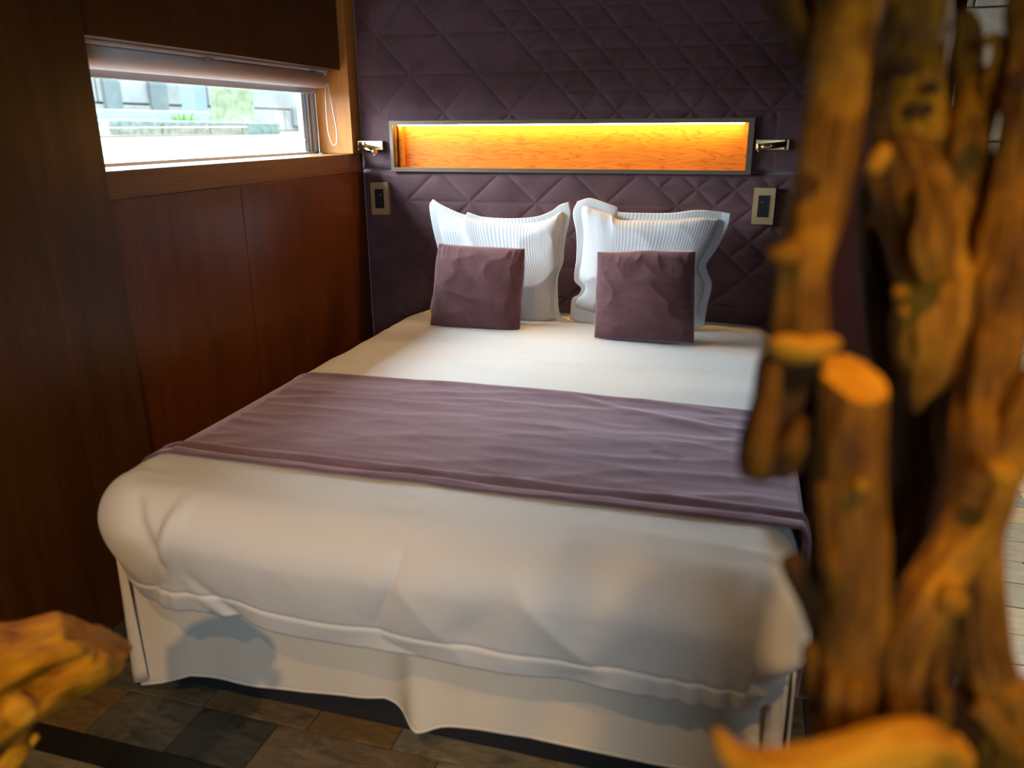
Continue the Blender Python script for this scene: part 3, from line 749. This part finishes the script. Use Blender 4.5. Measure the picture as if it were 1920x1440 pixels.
# ------------------------------------------------------------------ pillows and cushions
def pillow(name, P0, nrm, top, right, bottom, left, thick, mat, label, cat, group, flange=0.0, res=72, wr=.004, seed=0, power=.5):
    """edges given as sight points on the plane the pillow leans in; each edge runs corner to corner"""
    def on(e): return [np.array(on_plane(px, py, P0, nrm)) for px, py in e]
    def samp(e, n): return np.array(catmull(on(e), n))
    n = res
    T_ = samp(top, n); B_ = samp(bottom, n); L__ = samp(left, n); R__ = samp(right, n)   # top/bottom: left->right, left/right: top->bottom
    vs = []; uv = []
    nn = np.array(nrm)
    def height(u, v):
        a, b = abs(2 * u - 1), abs(2 * v - 1)
        k = 1 - flange
        if a >= k or b >= k: return 0
        ex_ = 2.4 if flange else 2.1
        return ((1 - (a / k) ** ex_) ** power) * ((1 - (b / k) ** ex_) ** power)
    pts = np.zeros((n, n, 3))
    for i in range(n):
        for j in range(n):
            u, v = i / (n - 1), j / (n - 1)
            c = (1 - v) * T_[i] + v * B_[i] + (1 - u) * L__[j] + u * R__[j] - ((1 - u) * (1 - v) * T_[0] + u * (1 - v) * T_[-1] + (1 - u) * v * B_[0] + u * v * B_[-1])
            pts[i, j] = c
    for side in (1, -1):
        for i in range(n):
            for j in range(n):
                u, v = i / (n - 1), j / (n - 1); h = height(u, v)
                e = min(u, 1 - u, v, 1 - v)
                w_ = 0
                if side > 0:
                    w_ = wr * (ridge(u * 3.1 + seed, v * 3.4, seed + .5) - .4) * min(1, e * 9) + wr * 1.2 * (ridge(u * 9 + seed, v * 2.2, 3.3) - .4) * float(ss(.30, .0, v) if False else 1 - ss(.0, .30, v)) * min(1, e * 14)
                    w_ += wr * .8 * (ridge(u * 2.0, v * 9 + seed, 6.1) - .4) * (1 - float(ss(0, .25, min(u, 1 - u)))) * min(1, e * 14)
                fl_ = 0
                if flange and e < flange / 2 + .02:
                    fl_ = .010 * N3(u * 6 + seed, v * 6, 2.2) - .003
                off = side * (h * thick + (.0015 if 0 < i < n - 1 and 0 < j < n - 1 else 0)) + fl_ + (w_ if h > 0 else 0)
                # stitched line where the flange starts
                vs.append(pts[i, j] + nn * off); uv.append((u, v))
    N_ = n * n
    f1 = grid_faces(n, n); f2 = [tuple(N_ + q for q in f[::-1]) for f in f1]
    b = [i * n for i in range(n)] + [(n - 1) * n + j for j in range(1, n)] + [i * n + n - 1 for i in range(n - 2, -1, -1)] + [j for j in range(n - 2, 0, -1)]
    f3 = [(b[k], b[(k + 1) % len(b)], N_ + b[(k + 1) % len(b)], N_ + b[k]) for k in range(len(b))]
    o = from_py(name, vs, f1 + f2 + f3, mat, None, True, uv)
    bm = bmesh.new(); bm.from_mesh(o.data); bmesh.ops.remove_doubles(bm, verts=bm.verts, dist=.0004); bmesh.ops.recalc_face_normals(bm, faces=bm.faces)
    bm.to_mesh(o.data); bm.free()
    tag(o, label, cat, group); return o
def lean(y0, z0, tilt): return Vector((0, y0, z0)), Vector((0, -math.cos(R_(tilt)), math.sin(R_(tilt))))
P0, n0 = lean(3.235, .645, 14)
pillow('pillow', P0, n0,
       [(811, 373), (832, 386), (870, 402), (878, 398), (905, 406), (960, 409), (1005, 406), (1032, 396), (1048, 384), (1066, 378)],
       [(1066, 378), (1069, 402), (1062, 440), (1057, 470), (1056, 492), (1047, 520), (1046, 560), (1050, 590), (1064, 598)],
       [(812, 600), (860, 604), (920, 606), (980, 608), (1020, 609), (1048, 604), (1064, 598)],
       [(811, 373), (805, 388), (810, 425), (822, 470), (832, 510), (828, 540), (812, 552), (806, 580), (812, 600)],
       .070, STRIPE, 'white striped pillow with flanged edge behind the left cushion', 'pillow', 'white pillows', .17, 96, .011, 1.3, .40)
P0, n0 = lean(3.225, .645, 13)
pillow('pillow', P0, n0,
       [(1082, 377), (1106, 371), (1135, 380), (1156, 388), (1162, 397), (1210, 399), (1260, 399), (1305, 394), (1345, 396), (1371, 400)],
       [(1371, 400), (1366, 425), (1345, 465), (1325, 495), (1328, 512), (1335, 535), (1326, 575), (1320, 612)],
       [(1068, 598), (1085, 604), (1115, 611), (1180, 616), (1240, 618), (1290, 617), (1320, 612)],
       [(1082, 377), (1074, 400), (1080, 440), (1080, 485), (1076, 524), (1089, 540), (1085, 552), (1072, 562), (1068, 598)],
       .080, STRIPE, 'white striped pillow with flanged edge behind the right cushion', 'pillow', 'white pillows', .17, 96, .011, 4.1, .40)
P0, n0 = lean(3.020, .650, 11)
pillow('cushion', P0, n0,
       [(823, 456), (850, 459), (900, 462), (950, 464), (984, 466)],
       [(984, 466), (983, 510), (979, 550), (977, 590), (974, 626)],
       [(806, 612), (850, 616), (900, 620), (940, 623), (974, 626)],
       [(823, 456), (818, 490), (815, 530), (811, 570), (806, 612)],
       .082, CUSHV, 'square plum velvet cushion leaning on the left pillow', 'cushion', 'plum cushions', 0, 84, .010, 2.2, .58)
P0, n0 = lean(2.985, .652, 11)
pillow('cushion', P0, n0,
       [(1120, 472), (1160, 472), (1215, 469), (1260, 470), (1304, 471)],
       [(1304, 471), (1303, 520), (1303, 560), (1302, 600), (1301, 643)],
       [(1114, 633), (1160, 636), (1210, 639), (1260, 642), (1301, 643)],
       [(1120, 472), (1119, 510), (1117, 550), (1116, 595), (1114, 633)],
       .082, CUSHV, 'square plum velvet cushion leaning on the right pillow', 'cushion', 'plum cushions', 0, 84, .010, 7.7, .58)

# ================================================================== DRIFTWOOD
def stem(name, pts, mat, parent, seed, flat_top=False, extra_bottom=None, extra_top=None, ecc=1.0, rough=.13, n=None, label=None):
    """pts: (px, py, radius px, depth) turned into real points; a knotty branch grown round them"""
    P = []
    for px, py, rp, d in pts:
        q = at(px, py, d); P.append((q.x, q.y, q.z, rp / FPX * d))
    if extra_bottom: P += extra_bottom
    if extra_top: P = extra_top + P
    ln = sum((Vector(P[i][:3]) - Vector(P[i + 1][:3])).length for i in range(len(P) - 1))
    n = n or max(30, int(ln / .0065)); C_ = catmull(P, n); seg = 36; vs = []; uv = []
    a_prev = None; acc = 0
    for i, c in enumerate(C_):
        t_ = Vector(C_[min(i + 1, n - 1)][:3]) - Vector(C_[max(i - 1, 0)][:3]); t_.normalize()
        if a_prev is None: a_prev = Vector((1, 0, 0)) if abs(t_.x) < .9 else Vector((0, 1, 0))
        a = (a_prev - t_ * a_prev.dot(t_)).normalized(); b = t_.cross(a); a_prev = a
        if i: acc += (Vector(C_[i][:3]) - Vector(C_[i - 1][:3])).length
        r = max(c[3], .002)
        k_end = 1
        dend = min(i, n - 1 - i) / n * ln
        if not (flat_top and i < n / 2): k_end = min(1, math.sqrt(max(0, 1 - (1 - min(1, dend / (r * .8))) ** 2)) + .02)
        for k in range(seg):
            th = 2 * math.pi * k / seg
            g = .16 * N3(math.cos(th) * 1.3 + seed, math.sin(th) * 1.3, acc * 9) + rough * N3(math.cos(th) * 2.6, math.sin(th) * 2.6 + seed, acc * 26)
            g += .07 * math.sin(5 * th + acc * 22 + seed + 2 * N3(acc * 12, seed, 0)) * (.5 + N3(acc * 8, 3, seed))
            g -= .22 * max(0, ridge(math.cos(th) * 1.1 + seed, math.sin(th) * 1.1, acc * 4) - .72)
            rr_ = r * (1 + g) * k_end
            p = Vector(c[:3]) + a * math.cos(th) * rr_ * ecc + b * math.sin(th) * rr_ / ecc
            vs.append(p); uv.append((abs(k / seg * 2 - 1) , acc * 2))
    fs = grid_faces(n, seg)
    fs += [(i * seg + seg - 1, i * seg, (i + 1) * seg, (i + 1) * seg + seg - 1)[::-1] for i in range(n - 1)]
    for e_, flip in ((0, True), (n - 1, False)):
        cidx = len(vs); vs.append(Vector(C_[e_][:3])); uv.append((0, 0))
        for k in range(seg):
            q = (e_ * seg + k, e_ * seg + (k + 1) % seg, cidx); fs.append(q[::-1] if flip else q)
    o = from_py(name, vs, fs, mat, None, True, uv)
    if flat_top:
        for p_ in o.data.polygons[-2 * seg:-seg]: p_.use_smooth = False
    bm = bmesh.new(); bm.from_mesh(o.data); bmesh.ops.recalc_face_normals(bm, faces=bm.faces); bm.to_mesh(o.data); bm.free()
    if parent is not None: parent_keep(o, parent)
    if label: o['label'] = label
    return o

dw = empty('driftwood_sculpture', (.20, .66, 0))
tag(dw, 'tall sculpture of knotty orange driftwood stems rising close on the right', 'sculpture')
# base slab the stems grow from (below the picture)
bm = bmesh.new(); bmesh.ops.create_cone(bm, cap_ends=True, segments=48, radius1=.24, radius2=.23, depth=.05, matrix=Matrix.Translation((.20, .62, .025)))
o = bobj('base_slab', bm, DARKW); parent_keep(o, dw)
def foot_at(x, y, r): return [(x, y, .45, r), (x, y, .03, r * 1.05)]
# 1: tall leaning stem at the left, broken off above a hollow stub
stem('stem', [(1598, -60, 60, .66), (1595, 0, 60, .66), (1580, 100, 58, .65), (1566, 200, 55, .65), (1548, 300, 54, .64), (1528, 400, 50, .64), (1508, 480, 47, .63),
              (1500, 560, 46, .63), (1498, 620, 50, .63), (1490, 655, 44, .63)], DRIFT, dw, 1.1, extra_top=[(.075, .83, 2.05, .018), (.06, .80, 1.75, .024)])
stem('knot', [(1500, 470, 26, .615), (1462, 480, 20, .60), (1440, 480, 10, .595)], DRIFT, dw, 2.1)
stem('knot', [(1520, 345, 22, .60), (1508, 350, 20, .585), (1500, 372, 12, .575)], DRIFT_D, dw, 8.1)
stem('break_ledge', [(1440, 652, 15, .60), (1470, 650, 24, .595), (1510, 656, 24, .595), (1545, 648, 22, .60), (1568, 640, 12, .61)], DRIFT_L, dw, 3.3)
stem('hollow_stub', [(1480, 650, 40, .64), (1472, 700, 46, .64), (1455, 760, 44, .63), (1436, 820, 42, .63), (1424, 870, 38, .62), (1418, 905, 24, .62)], DRIFT_D, dw, 4.7, rough=.2)
stem('rib', [(1452, 680, 12, .60), (1440, 760, 18, .60), (1424, 840, 24, .595), (1416, 895, 20, .60)], DRIFT, dw, 4.9)
stem('knot', [(1478, 860, 24, .60), (1490, 835, 22, .595), (1500, 805, 14, .595), (1506, 785, 7, .60)], DRIFT, dw, 5.5)
stem('arm', [(1440, 880, 30, .63), (1480, 862, 30, .64), (1520, 850, 26, .66), (1560, 850, 22, .68)], DRIFT_D, dw, 6.5)
# 2: sawn-off post
q = at(1580, 1400, .62)
po = stem('sawn_post', [(1612, 560, 56, .615), (1606, 660, 60, .615), (1598, 760, 64, .615), (1592, 830, 66, .615), (1592, 950, 68, .62), (1600, 1080, 67, .62), (1600, 1180, 62, .62), (1590, 1300, 52, .62), (1580, 1400, 48, .62)],
     DRIFT, dw, 12.4, extra_bottom=foot_at(.13, .58, .022), rough=.07)
Fp, Bp, Lp = at(1618, 752, .592), at(1590, 664, .640), at(1538, 698, .616)
nrm_ = (Bp - Fp).cross(Lp - Fp).normalized()
if nrm_.z < 0: nrm_ = -nrm_
off_ = dw.location.copy()
bm = bmesh.new(); bm.from_mesh(po.data)
bmesh.ops.bisect_plane(bm, geom=bm.verts[:] + bm.edges[:] + bm.faces[:], plane_co=Fp, plane_no=nrm_, clear_outer=True)
rim = [e for e in bm.edges if e.is_boundary]
bm.to_mesh(po.data)
loop = []; e0 = rim[0]; v = e0.verts[0]; used = set()
while True:
    loop.append(v.co.copy()); nx_e = next((e for e in v.link_edges if e in rim and e not in used), None)
    if nx_e is None: break
    used.add(nx_e); v = nx_e.other_vert(v)
    if (v.co - loop[0]).length < 1e-7: break
bm.free()
cc = sum(loop, Vector()) / len(loop); nl = len(loop)
vs = [cc + nrm_ * .0012] + [cc + (p - cc) * .75 + nrm_ * (.0012 + .0008 * math.sin(k)) for k, p in enumerate(loop)] + [p + nrm_ * .0004 for p in loop] + [p - nrm_ * .004 for p in loop]
fs = [(0, 1 + k, 1 + (k + 1) % nl) for k in range(nl)]
for r_o in (1, 1 + nl): fs += [(r_o + k, r_o + nl + k, r_o + nl + (k + 1) % nl, r_o + (k + 1) % nl) for k in range(nl)]
cf = from_py('cut_face', vs, fs, DRIFT_L, None, False); parent_keep(cf, dw); cf['label'] = 'smooth pale saw cut on top of the post'
stem('knot', [(1612, 916, 14, .585), (1614, 906, 10, .575)], DRIFT_L, dw, 9.1)
stem('side_strip', [(1545, 900, 14, .60), (1552, 1000, 14, .60), (1562, 1060, 22, .59), (1560, 1120, 14, .60)], DRIFT, dw, 14.1)
stem('dark_stub', [(1480, 1038, 16, .63), (1490, 1060, 26, .63), (1512, 1110, 24, .63), (1530, 1170, 18, .635), (1548, 1230, 18, .64)], DRIFT_D, dw, 15.1)
stem('thin_strip', [(1514, 1205, 8, .625), (1520, 1222, 16, .625), (1528, 1290, 16, .625), (1530, 1360, 12, .625), (1522, 1440, 10, .625)], DRIFT, dw, 16.6, extra_bottom=foot_at(.09, .57, .012))
# 3: broad gnarled stem in the middle
stem('stem', [(1722, -60, 60, .76), (1720, 30, 60, .76), (1712, 120, 58, .76), (1706, 220, 60, .75), (1705, 300, 68, .74)], DRIFT, dw, 21.2, extra_top=[(.235, .97, 2.05, .02), (.23, .95, 1.80, .026)], rough=.2)
for a_, b_, s_ in ((1698, 126, 20), (1713, 206, 15), (1748, 165, 12), (1740, 205, 10)):
    stem('knot_hole_shade', [(a_, b_ - s_ * .8, s_ * .5, .712), (a_, b_, s_, .708), (a_ - 3, b_ + s_ * .8, s_ * .5, .712)], DRIFT_D, dw, a_ * .01, rough=.3)  # solid dark lumps, their colour stands in for the shade inside knot holes
stem('gnarled_stem', [(1668, 262, 20, .70), (1690, 290, 52, .70), (1704, 350, 72, .70), (1722, 430, 74, .70), (1738, 500, 66, .70), (1744, 570, 66, .69), (1742, 640, 60, .69), (1738, 700, 46, .69), (1722, 745, 22, .69), (1716, 778, 7, .69)],
     DRIFT, dw, 22.9, rough=.24)
stem('bright_ridge', [(1660, 275, 14, .665), (1650, 300, 18, .66), (1630, 330, 12, .66)], DRIFT_L, dw, 23.9)
stem('bright_ridge', [(1735, 320, 20, .655), (1752, 400, 34, .645), (1748, 470, 38, .645), (1758, 540, 24, .65)], DRIFT, dw, 24.4, rough=.25)
stem('knot', [(1684, 545, 17, .65), (1692, 556, 9, .64)], DRIFT, dw, 25)
stem('knot', [(1690, 588, 20, .655), (1704, 584, 10, .65)], DRIFT, dw, 26)
stem('dark_stem', [(1632, 340, 22, .80), (1650, 450, 36, .80), (1660, 560, 42, .80), (1676, 660, 44, .80), (1712, 760, 62, .80), (1722, 860, 64, .80), (1716, 980, 60, .80), (1700, 1100, 55, .80), (1690, 1260, 50, .80), (1690, 1400, 46, .80)],
     DRIFT_D, dw, 27.3, extra_bottom=foot_at(.26, .74, .028))
stem('stem', [(1772, 640, 30, .71), (1780, 700, 26, .71), (1786, 780, 30, .71), (1800, 860, 40, .70), (1812, 960, 58, .69), (1800, 1040, 60, .69)], DRIFT, dw, 28.8)
stem('dark_stem', [(1745, 1130, 20, .86), (1748, 1220, 34, .86), (1746, 1330, 36, .86), (1742, 1440, 36, .86)], DRIFT_D, dw, 30.8, extra_bottom=foot_at(.27, .80, .02))  # added dark stem, fills the black gap between the stems
stem('dark_stem', [(1815, 1180, 18, .86), (1822, 1290, 28, .86), (1812, 1400, 32, .86)], DRIFT_D, dw, 37.8, extra_bottom=foot_at(.31, .78, .02))  # second added stem, dark to close the shaded gap beside it
stem('hollow_shade', [(1700, 1050, 40, .84), (1740, 1000, 40, .84), (1760, 850, 40, .84), (1755, 760, 30, .84)], DRIFT_D, dw, 29.8)  # solid stem, dark colour standing in for the shade between stems
# 4: pointed stem right of it
stem('pointed_stem', [(1806, 14, 8, .74), (1812, 50, 22, .74), (1818, 120, 28, .74), (1822, 200, 38, .73), (1812, 290, 44, .72), (1800, 380, 42, .72), (1800, 460, 30, .72), (1800, 520, 28, .72), (1812, 570, 22, .71), (1806, 600, 20, .71), (1800, 618, 12, .71)], DRIFT, dw, 31.4, rough=.18)
stem('stem', [(1785, 240, 12, .75), (1778, 300, 40, .74), (1770, 380, 44, .74), (1780, 480, 36, .73), (1775, 560, 34, .73), (1770, 640, 34, .72)], DRIFT, dw, 32.2)
stem('hooked_twig', [(1842, 86, 7, .70), (1856, 74, 10, .70), (1872, 76, 12, .70), (1872, 110, 14, .70), (1858, 160, 24, .71), (1846, 220, 24, .72), (1836, 280, 18, .72)], DRIFT, dw, 33.3)
stem('bridge_twig', [(1790, 505, 12, .69), (1815, 508, 12, .685), (1832, 524, 14, .685), (1828, 560, 14, .69), (1822, 590, 12, .69)], DRIFT, dw, 34.1)
# 5: thick stem at the right edge
stem('stem', [(1945, -40, 44, .68), (1938, 60, 42, .68), (1928, 150, 44, .68), (1918, 260, 46, .68), (1905, 360, 52, .68), (1900, 450, 62, .68), (1890, 530, 64, .68), (1872, 600, 58, .68), (1856, 680, 50, .67),
              (1846, 760, 54, .67), (1842, 840, 62, .66), (1838, 920, 58, .66), (1826, 1000, 52, .66), (1832, 1100, 46, .66), (1842, 1200, 44, .66), (1862, 1300, 42, .66), (1890, 1400, 44, .66)],
     DRIFT, dw, 41.5, extra_top=[(.27, .90, 2.05, .02), (.255, .86, 1.80, .02)], extra_bottom=foot_at(.26, .58, .024), rough=.17)
stem('knot', [(1910, 150, 24, .65), (1900, 160, 14, .63), (1896, 172, 8, .63)], DRIFT_D, dw, 42.5)
stem('dark_stem', [(1872, 300, 30, .76), (1866, 380, 34, .76), (1846, 470, 26, .76), (1830, 560, 24, .76), (1826, 640, 26, .76)], DRIFT_D, dw, 43.5)
stem('outer_stem', [(1960, 700, 40, .64), (1925, 780, 46, .64), (1900, 850, 42, .64), (1875, 910, 34, .64), (1856, 980, 26, .645), (1858, 1060, 24, .65), (1868, 1150, 22, .65), (1876, 1240, 24, .65), (1896, 1340, 26, .65), (1925, 1420, 30, .65)],
     DRIFT, dw, 44.9, extra_bottom=foot_at(.31, .56, .02))
stem('knot', [(1862, 868, 22, .61), (1878, 890, 24, .60), (1885, 915, 14, .60)], DRIFT_L, dw, 45.3)
# 6: forked root low down
stem('forked_stem', [(1826, 960, 44, .65), (1800, 1020, 50, .645), (1765, 1080, 50, .64), (1735, 1130, 56, .63), (1712, 1180, 54, .63), (1696, 1240, 46, .63), (1684, 1320, 42, .63), (1680, 1400, 40, .64)],
     DRIFT, dw, 51.1, extra_bottom=foot_at(.19, .60, .022), rough=.2)
stem('knot', [(1750, 1115, 34, .615), (1785, 1125, 28, .61), (1810, 1122, 14, .615)], DRIFT, dw, 52.2)
stem('twig', [(1770, 1130, 14, .66), (1772, 1180, 18, .66), (1762, 1240, 14, .66), (1752, 1310, 14, .66), (1760, 1400, 16, .66)], DRIFT, dw, 53.3, extra_bottom=foot_at(.22, .62, .012))
stem('twig', [(1800, 1150, 26, .67), (1806, 1220, 24, .67), (1822, 1290, 22, .67), (1838, 1350, 24, .67), (1850, 1440, 24, .67)], DRIFT, dw, 54.3, extra_bottom=foot_at(.27, .62, .016))
stem('twig', [(1822, 1318, 22, .64), (1850, 1340, 20, .635), (1880, 1380, 22, .635), (1915, 1420, 22, .64)], DRIFT, dw, 55.3)
stem('twig', [(1738, 1240, 12, .69), (1736, 1300, 14, .69), (1734, 1400, 16, .69)], DRIFT_D, dw, 56.3, extra_bottom=foot_at(.22, .66, .012))
# 7: branch at the upper left
stem('branch', [(1400, -70, 18, .72), (1440, -15, 24, .71), (1472, 30, 26, .70), (1500, 75, 24, .69), (1525, 110, 18, .68), (1552, 132, 14, .67)], DRIFT_D, dw, 61.2)
stem('branch', [(1470, -60, 14, .70), (1490, 10, 12, .69), (1510, 60, 12, .68), (1530, 100, 12, .67), (1548, 126, 10, .665)], DRIFT, dw, 62.2)
stem('branch', [(1525, -60, 40, .74), (1520, 0, 34, .73), (1535, 60, 22, .71), (1556, 110, 14, .69)], DRIFT_D, dw, 63.2)
# 8: horizontal branch crossing low in front, its bright lighting put into the colour
stem('horizontal_branch', [(1341, 1366, 6, .58), (1350, 1384, 15, .58), (1378, 1420, 26, .575), (1430, 1448, 40, .57), (1500, 1448, 46, .565), (1570, 1432, 46, .56), (1640, 1412, 48, .56), (1700, 1396, 48, .56), (1740, 1400, 46, .57), (1765, 1440, 40, .585), (1775, 1500, 36, .60)],
     DRIFT_L, dw, 71.7, extra_bottom=foot_at(.21, .57, .026), rough=.16)

# left driftwood: a split log and a root, grown on a stump beyond the picture's edge
dl = empty('driftwood_stump', (-1.15, .62, 0))
tag(dl, 'golden split driftwood log jutting in low at the left over the floor', 'driftwood')
def log_mesh():
    A = at(-190, 1345, 1.02); B = at(178, 1197, 1.24)      # axis, root end to free end
    ax = (B - A).normalized(); side = ax.cross(Vector((0, 0, 1))).normalized(); up_ = side.cross(ax)
    # section: flat split top, shoulder with a groove, rounded belly (side, up)
    sec = [(-.070, .030), (-.060, .046), (-.040, .052), (-.015, .050), (.010, .046), (.032, .038), (.048, .024), (.052, .012), (.046, .004), (.056, -.004),
           (.066, -.018), (.066, -.036), (.056, -.054), (.036, -.066), (.010, -.072), (-.018, -.070), (-.044, -.058), (-.062, -.038), (-.072, -.014), (-.074, .010)]
    S = np.array(catmull([np.array(p) for p in sec + sec[:1]], 73))[:-1]
    n = 90; vs = []; uv = []; L_ = (B - A).length
    for i in range(n):
        t_ = i / (n - 1); c = A + (B - A) * t_
        k = 1.15 - .22 * t_ + .10 * math.sin(t_ * 5)
        for q, (sx_, su) in enumerate(S):
            th = q / len(S) * 6.283
            d = 1 + .06 * N3(math.cos(th) * 1.5, math.sin(th) * 1.5, t_ * 3) + .05 * N3(math.cos(th) * 7, math.sin(th) * 7, t_ * 2)
            if su > .0: d += .04 * math.sin(sx_ * 160 + N3(t_ * 3, 0, 0) * 4)
            ee = 0
            if t_ > .93: ee = (t_ - .93) / .07; 
            sh = 1 - .35 * ee ** 2
            # the free end is broken off on a slant
            sl = (-.35 * sx_ - .80 * su + .010 * N3(sx_ * 60, su * 60, 1)) * t_
            p = c + side * sx_ * k * d * sh + up_ * (su * k * d * sh) + ax * sl
            # hollow eaten into the near flank
            hl = .7 * math.exp(-((t_ - .62) / .14) ** 2) * math.exp(-((su + .012) / .022) ** 2) * (1 if sx_ > 0 else 0)
            p -= side * .030 * hl
            vs.append(p); uv.append((abs(q / len(S) * 2 - 1), t_ * L_ * 2))
    m_ = len(S); fs = [(i * m_ + q, i * m_ + (q + 1) % m_, (i + 1) * m_ + (q + 1) % m_, (i + 1) * m_ + q) for i in range(n - 1) for q in range(m_)]
    for e_ in (0, n - 1):
        ci = len(vs); vs.append((A if e_ == 0 else B - ax * .006)); uv.append((.5, .5)); fs += [(e_ * m_ + q, e_ * m_ + (q + 1) % m_, ci) for q in range(m_)]
    o = from_py('split_log', vs, fs, LOGM, None, True, uv)
    bm = bmesh.new(); bm.from_mesh(o.data); bmesh.ops.recalc_face_normals(bm, faces=bm.faces); bm.to_mesh(o.data); bm.free()
    parent_keep(o, dl); return A
A = log_mesh()
stem('knot', [(20, 1330, 34, 1.04), (48, 1325, 30, 1.03), (66, 1312, 14, 1.035)], LOGM, dl, 81.4)
stem('root', [(72, 1379, 5, 1.12), (52, 1394, 14, 1.12), (20, 1415, 30, 1.10), (-40, 1450, 44, 1.08), (-120, 1490, 52, 1.05)], DRIFT_L, dl, 82.8, extra_bottom=[(-1.06, .62, .38, .05), (-1.12, .60, .16, .06)])
stem('lower_root', [(60, 1290, 20, 1.14), (30, 1340, 40, 1.12), (-20, 1400, 52, 1.10), (-100, 1450, 60, 1.06)], DRIFT, dl, 83.3, extra_bottom=[(-1.06, .60, .40, .06), (-1.12, .60, .2, .07)])
stem('trunk', [(-170, 1330, 60, 1.03), (-210, 1400, 70, 1.03)], DRIFT, dl, 84.1, extra_bottom=[(-1.10, .60, .40, .085), (-1.12, .60, .2, .10), (-1.12, .60, .02, .13)])
